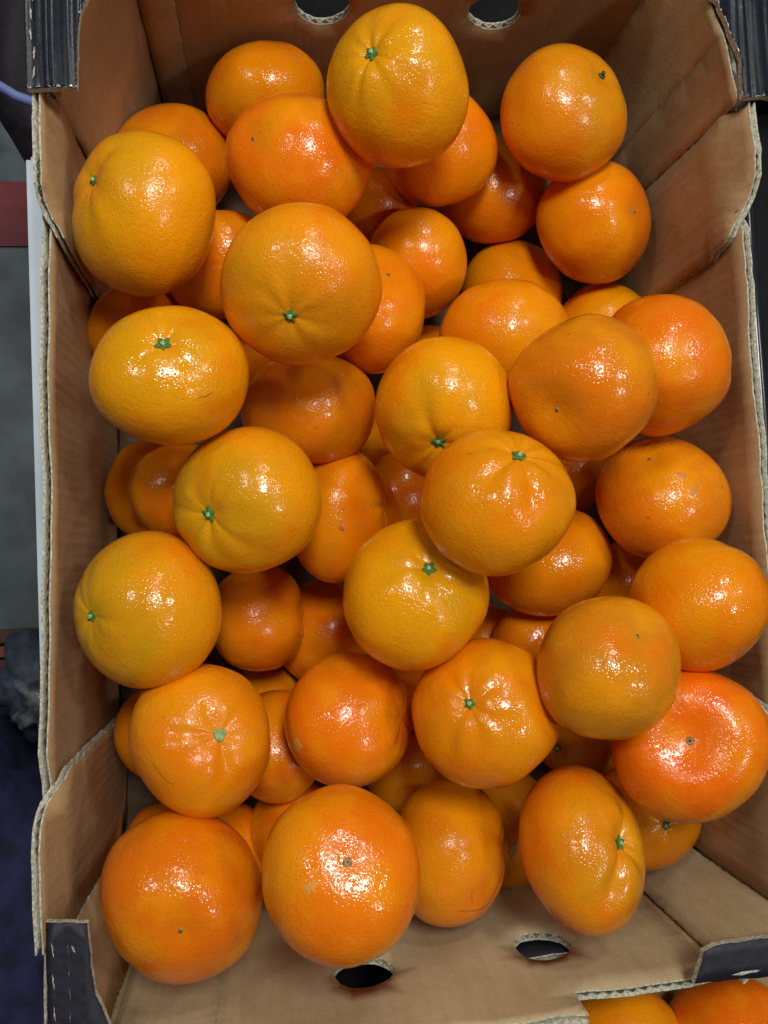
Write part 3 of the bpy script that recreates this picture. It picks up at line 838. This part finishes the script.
(46, 'n', [-0.06881, -0.09298, 0.05117], [0.058, 0.9741, -0.2185, 0.6248, -0.2061, -0.7531, -0.7786, -0.0928, -0.6206], [0.02592, -0.00082, -0.00044, -0.00082, 0.02456, 0.00065, -0.00044, 0.00065, 0.02574], (0.82, 0.22, 0.002), 0, 0, 'edge of a mandarin wedged by the left wall behind the bare stem disk one'),
(47, 'n', [-0.00512, -0.10099, 0.06578], [0.982, -0.0798, -0.1712, -0.1817, -0.6475, -0.7401, -0.0518, 0.7578, -0.6504], [0.0269, 0.00043, 0.00047, 0.00043, 0.02955, 0.00078, 0.00047, 0.00078, 0.02897], (0.8, 0.18, 0.003), 0, 0.1, 'red-orange mandarin low between the stem disk one and the deep orange boxy one'),
(48, 'n', [-0.0105, -0.08786, 0.02021], [-0.552, -0.2934, -0.7805, -0.03, 0.9424, -0.333, 0.8333, -0.1604, -0.5291], [0.02628, 5e-05, 0.00022, 5e-05, 0.02568, 7e-05, 0.00022, 7e-05, 0.02641], (0.76, 0.285, 0.004), 0, 0.1, 'greenish yellow mandarin deep below the glossy squeezed one, lower left'),
(49, 'n', [0.07235, -0.13057, 0.02311], [-0.7807, 0.5944, -0.1929, 0.3759, 0.6933, 0.6149, 0.4992, 0.4075, -0.7647], [0.02794, 0.00049, 0.00042, 0.00049, 0.02737, 0.00011, 0.00042, 0.00011, 0.02857], (0.86, 0.325, 0.002), 0, 0.2, 'yellow mandarin showing under the right side of the deep orange boxy one'),
(50, 'n', [0.08237, -0.1566, 0.08947], [-0.3359, -0.0994, 0.9366, 0.5004, -0.8613, 0.0881, 0.798, 0.4983, 0.3391], [0.03456, -0.00015, 0.00047, -0.00015, 0.03637, -0.00102, 0.00047, -0.00102, 0.03303], (0.8, 0.24, 0.004), 0, 0.6, 'upright mandarin with a brown scratch near its foot, by the near wall'),
(51, 'b', [0.01954, -0.12614, 0.18047], [0.1445, -0.9881, -0.0532, -0.8967, -0.108, -0.4294, 0.4185, 0.1098, -0.9016], [0.03303, -0.00018, 0.0, -0.00018, 0.03228, -5e-05, 0.0, -5e-05, 0.03264], (0.84, 0.195, 0.004), 0, 0.2, 'very large mandarin with white patch and central scar, above a hand hole'),
(52, 'b', [-0.04792, -0.14497, 0.14142], [-0.9908, 0.1129, -0.075, 0.1053, 0.9895, 0.0988, 0.0854, 0.09, -0.9923], [0.03486, 0.0016, 0.00082, 0.0016, 0.03471, -2e-05, 0.00082, -2e-05, 0.03472], (0.72, 0.165, 0.003), 0, 0.3, 'very large dark orange mandarin in the near left corner'),
(53, 'n', [0.00307, -0.14922, 0.05104], [-0.2366, 0.6133, 0.7535, 0.2371, 0.7886, -0.5674, -0.9422, 0.0444, -0.332], [0.02596, -0.00093, -0.0008, -0.00093, 0.02414, 0.00059, -0.0008, 0.00059, 0.02746], (0.8, 0.18, 0.003), 0, 0, 'slice of red-orange mandarin left of the very large scarred one'),
(54, 'n', [-0.03768, -0.15951, 0.04227], [-0.0707, 0.9807, 0.1824, 0.9613, 0.0181, 0.275, 0.2663, 0.1948, -0.944], [0.02502, -0.00051, -0.00021, -0.00051, 0.02538, -0.00026, -0.00021, -0.00026, 0.02484], (0.82, 0.22, 0.002), 0, 0, 'mandarin in the shaded gap between the two very large near ones'),
(55, 'n', [-0.06809, -0.16297, 0.0173], [-0.567, -0.0346, -0.823, -0.6695, 0.6014, 0.436, 0.4798, 0.7982, -0.3641], [0.02322, 0.00051, 0.00011, 0.00051, 0.02604, 0.00089, 0.00011, 0.00089, 0.02854], (0.82, 0.22, 0.002), 0, 0, 'thin edge of mandarin below the stem disk one in the near left corner'),
(56, 's', [0.13806, -0.14567, 0.13197], [0.1731, 0.8581, 0.4835, -0.9488, 0.0137, 0.3154, 0.2641, -0.5133, 0.8166], [0.03721, -0.0009, -0.0002, -0.0009, 0.0323, -0.00166, -0.0002, -0.00166, 0.03182], (0.84, 0.195, 0.004), 0.5, 0.1, 'tall mandarin on its side with furrowed calyx end facing right, by near wall'),
(57, 'n', [0.13209, -0.17227, 0.02694], [0.1539, -0.3849, 0.91, 0.7201, 0.6743, 0.1634, -0.6765, 0.6302, 0.381], [0.03233, 0.00024, 0.00155, 0.00024, 0.03112, 0.00092, 0.00155, 0.00092, 0.03025], (0.68, 0.24, 0.006), 0, 0.5, 'brownish yellow mandarin squeezed left of the tall furrowed one'),
(58, 's', [0.19879, -0.15288, 0.07165], [-0.9323, -0.3615, -0.0108, 0.3616, -0.9323, -0.0065, -0.0078, -0.0099, 0.9999], [0.02915, 0.00081, 0.00044, 0.00081, 0.0306, -0.00028, 0.00044, -0.00028, 0.02942], (0.82, 0.22, 0.002), 0.3, 0.1, 'mandarin with dark calyx, low behind the tall furrowed one'),
(59, 's', [0.17796, -0.11893, 0.02426], [0.1611, -0.6182, -0.7694, 0.8818, 0.4402, -0.169, 0.4432, -0.6512, 0.616], [0.02627, -0.00086, -0.00065, -0.00086, 0.02486, 0.00026, -0.00065, 0.00026, 0.02635], (0.74, 0.295, 0.005), 0.8, 0, 'small greenish mandarin with calyx in deep shade under the olive-orange one'),
(60, 'n', [0.19782, -0.16002, 0.02068], [-0.4446, 0.7644, -0.467, 0.8857, 0.4529, -0.1018, 0.1337, -0.4589, -0.8784], [0.02695, -0.00028, -0.00048, -0.00028, 0.02846, -0.00079, -0.00048, -0.00079, 0.02808], (0.78, 0.2, 0.003), 0, 0, 'shaded mandarin below the bright red-orange one'),
(61, 'n', [0.09737, 0.11278, 0.02257], [0.5322, -0.5359, 0.6555, -0.1035, -0.8096, -0.5779, 0.8403, 0.2397, -0.4863], [0.02707, 0.00077, 0.0006, 0.00077, 0.02631, 0.00019, 0.0006, 0.00019, 0.02839], (0.78, 0.2, 0.003), 0, 0, 'dark sliver of mandarin just above the central golden one'),
(62, 'n', [0.0726, 0.06843, 0.0219], [-0.3288, 0.0736, 0.9415, 0.9444, 0.0331, 0.3272, -0.007, 0.9967, -0.0804], [0.02706, -0.00017, -8e-05, -0.00017, 0.02882, 0.00044, -8e-05, 0.00044, 0.03037], (0.78, 0.2, 0.003), 0, 0, 'mandarin in the deep dark gap left of the central golden one'),
(63, 'n', [0.06435, 0.20058, 0.053], [-0.9805, 0.0479, -0.1905, -0.1187, 0.6283, 0.7689, 0.1565, 0.7765, -0.6104], [0.02476, 0.00024, 0.00034, 0.00024, 0.02365, -0.0002, 0.00034, -0.0002, 0.02422], (0.78, 0.2, 0.003), 0, 0, 'deep mandarin in the dark gap below left side of the topmost large one'),
(64, 'n', [-0.00405, 0.12461, 0.02158], [-0.0111, -0.5894, -0.8078, -0.8931, -0.3574, 0.2731, -0.4497, 0.7245, -0.5224], [0.02513, -0.00016, 0.00017, -0.00016, 0.02657, 0.00058, 0.00017, 0.00058, 0.0269], (0.78, 0.2, 0.003), 0, 0, 'deep mandarin in the dark gap between the star calyx one and wide flat yellow one'),
(65, 'n', [0.08623, -0.08425, 0.02649], [-0.817, 0.0987, 0.5682, -0.4888, 0.4043, -0.7731, -0.306, -0.9093, -0.2821], [0.02541, 0.00044, -0.00033, 0.00044, 0.02632, -0.00036, -0.00033, -0.00036, 0.02699], (0.78, 0.2, 0.003), 0, 0, 'deep mandarin in the gap between the deep orange boxy one and lower centre one'),
(101, 'n', [0.16736, -0.26065, 0.095], [-0.3999, -0.8896, -0.2207, -0.9165, 0.3914, 0.0831, 0.0124, 0.2354, -0.9718], [0.02977, 0.00161, 0.0018, 0.00161, 0.03125, 0.00034, 0.0018, 0.00034, 0.02961], (0.83, 0.26, 0.003), 0, 0.1, 'yellow-orange mandarin in the neighbouring crate, left one of the two beyond the near wall'),
(102, 'n', [0.2241, -0.26458, 0.097], [-0.1034, -0.9489, -0.2983, -0.9282, 0.1998, -0.3138, 0.3573, 0.2445, -0.9014], [0.0304, 0.00204, 0.00239, 0.00204, 0.03486, 0.00151, 0.00239, 0.00151, 0.03381], (0.84, 0.145, 0.003), 0, 0.1, 'glossy red-orange mandarin in the neighbouring crate below the black corner ledge')
]

MADE = {}
GROUP = 'mandarins heaped in the cardboard crate'
for (fid, kind, loc, R, G, tint, green, specks, label) in FRUIT:
    G = np.array(G).reshape(3, 3)
    me, surf = fruit_mesh(G, 100 + fid, kind)
    o = link('mandarin', me, None, M_PEEL)
    mw = Matrix([R[0:3], R[3:6], R[6:9]]).to_4x4()
    mw.translation = Vector(loc)
    o.matrix_world = mw
    o.color = tuple(tint) + (1,)
    MADE[fid] = (o, surf)
    o['green'] = float(green)
    o['specks'] = float(specks)
    o['label'] = label
    o['category'] = 'mandarin'
    o['group'] = GROUP if fid < 100 else 'mandarins in the neighbouring crate'
    if kind[0] == 's':
        p, n = pole_frame(surf, 1)
        if 'disk' in kind:
            link('stem_disk', knob(p, n, .0030, .0024, .0009, fid, 'stem_disk', .02), o, M_DISK)
        else:
            c = link('calyx', calyx_mesh(surf, fid, 'twig' in kind), o, M_CALYX_DRY if 'twig' in kind else M_CALYX)
            link('stem_stub', knob(p, n, .0010, .0009, .0028 if 'twig' in kind else .0021, fid), c, M_CALYX_DRY if 'twig' in kind else M_STEM)
    elif kind[0] == 'b':
        p, n = pole_frame(surf, -1)
        big = fid in (40, 51)
        s = link('stylar_scar', knob(p - n * .0001, n, .0019 if big else .0011, .0013 if big else .0008, .0006 if big else .0005, fid, 'stylar_scar', .02), o, M_SCAR)
        link('scar_pit', knob(p + n * .0003, n, .0007 if fid == 40 else .0004, .0005 if fid == 40 else .0003, .0005, fid, 'scar_pit', .02), s, M_SCAR_DARK)



def mark(o, surf, kind, pts, mat):
    """A scar or rub mark lying on the peel; pts are (theta, phi) places in the fruit's own polar frame."""
    r = random.Random(int(pts[0][0] * 1e4))
    d = [Vector((math.sin(t) * math.cos(p), math.sin(t) * math.sin(p), math.cos(t))) for t, p in pts]
    bm = bmesh.new()

    def at(v, lift=.00012):
        v = v.normalized()
        q = surf(math.acos(max(-1, min(1, v.z))), math.atan2(v.y, v.x))
        return q + q.normalized() * lift
    if kind == 'patch':
        c = d[0]
        rad = (d[1] - d[0]).length
        a = c.orthogonal().normalized()
        b = c.cross(a)
        n = 36
        ph = [r.uniform(0, 6.28) for _ in range(3)]
        rings = []
        for k, q in enumerate((.34, .68, 1.0)):
            ring = []
            for j in range(n):
                t = 2 * math.pi * j / n
                w_ = rad * q * (1 + .28 * math.sin(2 * t + ph[0]) + .22 * math.sin(5 * t + ph[1]) + .15 * math.sin(9 * t + ph[2]))
                ring.append(bm.verts.new(at(c + a * w_ * math.cos(t) + b * w_ * math.sin(t), .00013 if k < 2 else .00002)))
            rings.append(ring)
        for x, y in zip(rings, rings[1:]):
            for j in range(n):
                bm.faces.new((x[j], y[j], y[(j + 1) % n], x[(j + 1) % n])).smooth = True
        bm.faces.new(rings[0])
    else:
        m_ = 16
        prev = None
        for i in range(m_ + 1):
            q = i / m_
            c = d[0].lerp(d[1], q)
            s_ = (d[1] - d[0]).normalized()
            n_ = c.cross(s_).normalized()
            wob = .008 * math.sin(q * 9) + r.uniform(-.004, .004)
            hw = .012 * math.sin(math.pi * (.08 + .84 * q)) * r.uniform(.5, 1.2)
            v = [bm.verts.new(at(c + n_ * (wob + e * hw), .00012)) for e in (-1, 0, 1)]
            if prev:
                for k in (0, 1):
                    bm.faces.new((prev[k], v[k], v[k + 1], prev[k + 1])).smooth = True
            prev = v
    bmesh.ops.recalc_face_normals(bm, faces=bm.faces)
    me = bpy.data.meshes.new('scar')
    bm.to_mesh(me)
    bm.free()
    link('scar', me, o, mat)


M_SCAR_BROWN = plain('brown_rub_mark', (.34, .12, .018), .5, .5, 1200, .0001, dark=(.50, .20, .012))
M_SCAR_PALE = plain('pale_scar', (.62, .33, .06), .6, .4, 1100, .0001, dark=(.74, .26, .01))
M_SCAR_GREY = plain('grey_bruise', (.50, .24, .05), .5, .4, 900, .0001, dark=(.62, .20, .008))
MARKS = [(50, 'line', [(1.3917, 1.13), (0.6849, 1.8692)], 'b'), (50, 'line', [(1.0611, 0.8604), (1.0994, 1.1818)], 'b'), (51, 'patch', [(2.6239, 1.2636), (2.6808, 1.1911)], 'p'), (36, 'patch', [(2.5464, 0.2162), (2.506, 0.1414)], 'g'), (36, 'patch', [(2.245, 0.2681), (2.2051, 0.204)], 'g'), (44, 'patch', [(1.9388, -2.4031), (1.8366, -2.4022)], 'p'), (26, 'patch', [(1.2401, -1.5865), (1.1928, -1.5739)], 'b'), (32, 'patch', [(2.6436, -2.6719), (2.6057, -2.7207)], 'd'), (37, 'patch', [(1.7185, 2.1082), (1.6359, 2.1818)], 'g'), (24, 'patch', [(0.6142, -0.7942), (0.5951, -0.7834)], 'b'), (45, 'line', [(1.0583, -2.3829), (0.9172, -1.874)], 'b'), (57, 'patch', [(1.3823, 2.3428), (1.2572, 2.3749)], 'b'), (20, 'line', [(0.8583, 3.0649), (0.8979, -2.9332)], 'b'), (9, 'patch', [(3.0695, 0.0958), (3.134, 0.5639)], 'g')]
for fid, kind, pts, tone in MARKS:
    o, surf = MADE[fid]
    mark(o, surf, kind, pts, {'b': M_SCAR_BROWN, 'p': M_SCAR_PALE, 'g': M_SCAR_GREY, 'd': M_SCAR_DARK}[tone])

# ------------------------------------------------------------------ beside the crate
# neighbouring crate beyond the near wall, its top lower than ours
nb = empty('cardboard_crate', (.27, -.42, 0), 'neighbouring cardboard crate of mandarins beyond the near wall, mostly outside the picture', 'crate')
NL = (.27, -.42, 0)
nx0, nx1, ny0, ny1 = .098, .422, -.66, -.2135
corrugated('base_board', [(nx0 + .001, ny0 + .001), (nx1 - .001, ny0 + .001), (nx1 - .001, ny1 - .001), (nx0 + .001, ny1 - .001)], lambda u, v: ((u, v, .0610), (0, 0, 1)), .004, M_CARD, M_CARD, nb, loc=NL)
corrugated('end_wall', [(nx0, .001), (nx1, .001), (nx1, .104), (nx0, .104)], lambda u, v: ((u, ny1, v), (0, -1, 0)), .004, M_CARD, M_BLACK_MATT, nb, loc=NL, seed=41)
corrugated('end_wall', [(nx0, .001), (nx1, .001), (nx1, .085), (nx0, .085)], lambda u, v: ((u, ny0, v), (0, 1, 0)), .004, M_CARD, M_BLACK_MATT, nb, loc=NL, seed=42)
corrugated('side_wall', [(ny0, .001), (ny1, .001), (ny1, .085), (ny0, .085)], lambda u, v: ((nx0, u, v), (1, 0, 0)), .004, M_CARD, M_BLACK_MATT, nb, loc=NL, seed=43)
corrugated('side_wall', [(ny0, .001), (ny1, .001), (ny1, .085), (ny0, .085)], lambda u, v: ((nx1, u, v), (-1, 0, 0)), .004, M_CARD, M_BLACK_MATT, nb, loc=NL, seed=44)

# black plastic tray at the right: rounded rim that catches a gleam
tr = empty('plastic_tray', (.36, .06, 0), 'black plastic tray right of the crate with a rounded rim', 'tray')
TL_ = (.36, .06, 0)
box('tray_wall', .2665, .2745, -.19, .30, 0, .092, M_PLASTIC, tr, .002, TL_)
box('tray_wall', .46, .468, -.19, .30, 0, .092, M_PLASTIC, tr, .002, TL_)
box('tray_wall', .275, .4595, -.19, -.182, 0, .092, M_PLASTIC, tr, .002, TL_)
box('tray_wall', .275, .4595, .292, .30, 0, .092, M_PLASTIC, tr, .002, TL_)
box('tray_base', .275, .4595, -.1815, .2915, 0, .005, M_PLASTIC, tr, .001, TL_)
tube('tray_rim', [(.2705, -.186, .0965), (.2705, -.1, .0968), (.2690, .03, .0985), (.2700, .12, .0968), (.2705, .296, .0965)], .0042, plain('tray_rim_gloss', (.02, .025, .035), .2, .2, 40), tr, loc=TL_)


def lump(name, prof, cx, cy, mat, parent=None, seed=0, loc=(0, 0, 0), amp=.012, nph=72, fold=9, power=2.6):
    """Standing soft form: rings of (z, rx, ry, dx, dy) with folds running down the sides."""
    r = random.Random(seed)
    bm = bmesh.new()
    rings = []
    mx = max(p[1] for p in prof)
    for (z, rx, ry, dx, dy) in prof:
        ring = []
        am = amp * (rx / mx) ** 1.5
        for j in range(nph):
            a = 2 * math.pi * j / nph
            c, s = math.cos(a), math.sin(a)
            k = (abs(c) ** power + abs(s) ** power) ** (-1 / power)
            f = 1 + am / max(rx, ry) * (math.sin(fold * a + z * 22 + seed) + .6 * math.sin(fold * 2.3 * a - z * 41) + .4 * math.sin(z * 95 + 5 * a))
            ring.append(bm.verts.new(Vector((cx + dx + c * k * rx * f, cy + dy + s * k * ry * f, z + am * .35 * math.sin(7 * a + z * 60))) - Vector(loc)))
        rings.append(ring)
    for a, b in zip(rings, rings[1:]):
        for j in range(nph):
            f = bm.faces.new((a[j], a[(j + 1) % nph], b[(j + 1) % nph], b[j]))
            f.smooth = True
    bm.faces.new(rings[0][::-1])
    bm.faces.new(rings[-1])
    me = bpy.data.meshes.new(name)
    bm.to_mesh(me)
    bm.free()
    return link(name, me, parent, mat)


def rise(z0, z1, n, rx, ry, crown, dx=0, dy=0):
    out = []
    for i in range(n):
        q = i / (n - 1)
        out.append((z0 + (z1 - z0) * q, rx, ry, dx * q, dy * q))
    for k in range(1, 9):
        a = k / 8 * math.pi / 2 * .97
        out.append((z1 + crown * math.sin(a), rx * math.cos(a), ry * math.cos(a), dx, dy))
    return out


bag = empty('shoulder_bag', (-.25, .45, GZ), 'black fabric bag with a lavender piping loop beyond the far left corner', 'bag')
BL_ = (-.25, .45, GZ)
lump('bag_body', rise(GZ + .004, -.16, 14, .056, .135, .045), -.172, .465, M_BAG, bag, 2, BL_, .004, fold=5, power=2.0)
arc = [(-.26, .425, -.12), (-.24, .402, -.10), (-.215, .375, -.092), (-.187, .353, -.090), (-.175, .3455, -.090), (-.160, .3400, -.090), (-.142, .3385, -.092), (-.125, .343, -.10), (-.120, .352, -.14)]
tube('piping_loop', arc, .0035, M_PIPE, bag, 8, BL_)

co = lump('draped_garment', rise(GZ + .004, -.14, 22, .115, .29, .05), -.262, -.425, M_NAVY, None, 3, (-.26, -.36, GZ), .010, fold=11)
co.location = (-.26, -.36, GZ)
co['label'] = 'navy blue cloth garment hanging in folds beside the near left corner of the crate'
co['category'] = 'garment'
sk = empty('sack', (-.27, -.03, GZ), 'slate grey cloth sack with crinkled glossy film on it, left of the crate', 'sack')
lump('sack_body', rise(GZ + .004, -.16, 16, .036, .040, .04, .0, 0), -.186, -.088, M_SLATE, sk, 7, (-.27, -.03, GZ), .005, fold=5, power=2.0)
lump('film_wrap', rise(-.15, -.118, 5, .024, .022, .014), -.170, -.100, M_FILM, sk, 8, (-.27, -.03, GZ), .004, fold=6)

pal = empty('wooden_pallet', (-.55, -.12, GZ), 'reddish wooden pallet slats lying on the shop floor left of the crate', 'pallet')
PL_ = (-.55, -.12, GZ)
for y0, y1, mt, nm in ((-.112, -.092, M_WOOD, 'slat'), (-.134, -.118, M_WOOD2, 'slat'), (-.160, -.138, M_WOOD, 'slat'), (-.176, -.166, M_WOOD3, 'slat')):
    box(nm, -.95, -.30, y0, y1, GZ + .022, GZ + .040, mt, pal, .002, PL_)
for x in (-.90, -.62, -.36):
    box('bearer', x, x + .04, -.176, -.092, GZ + .0005, GZ + .0215, M_WOOD, pal, .002, PL_)
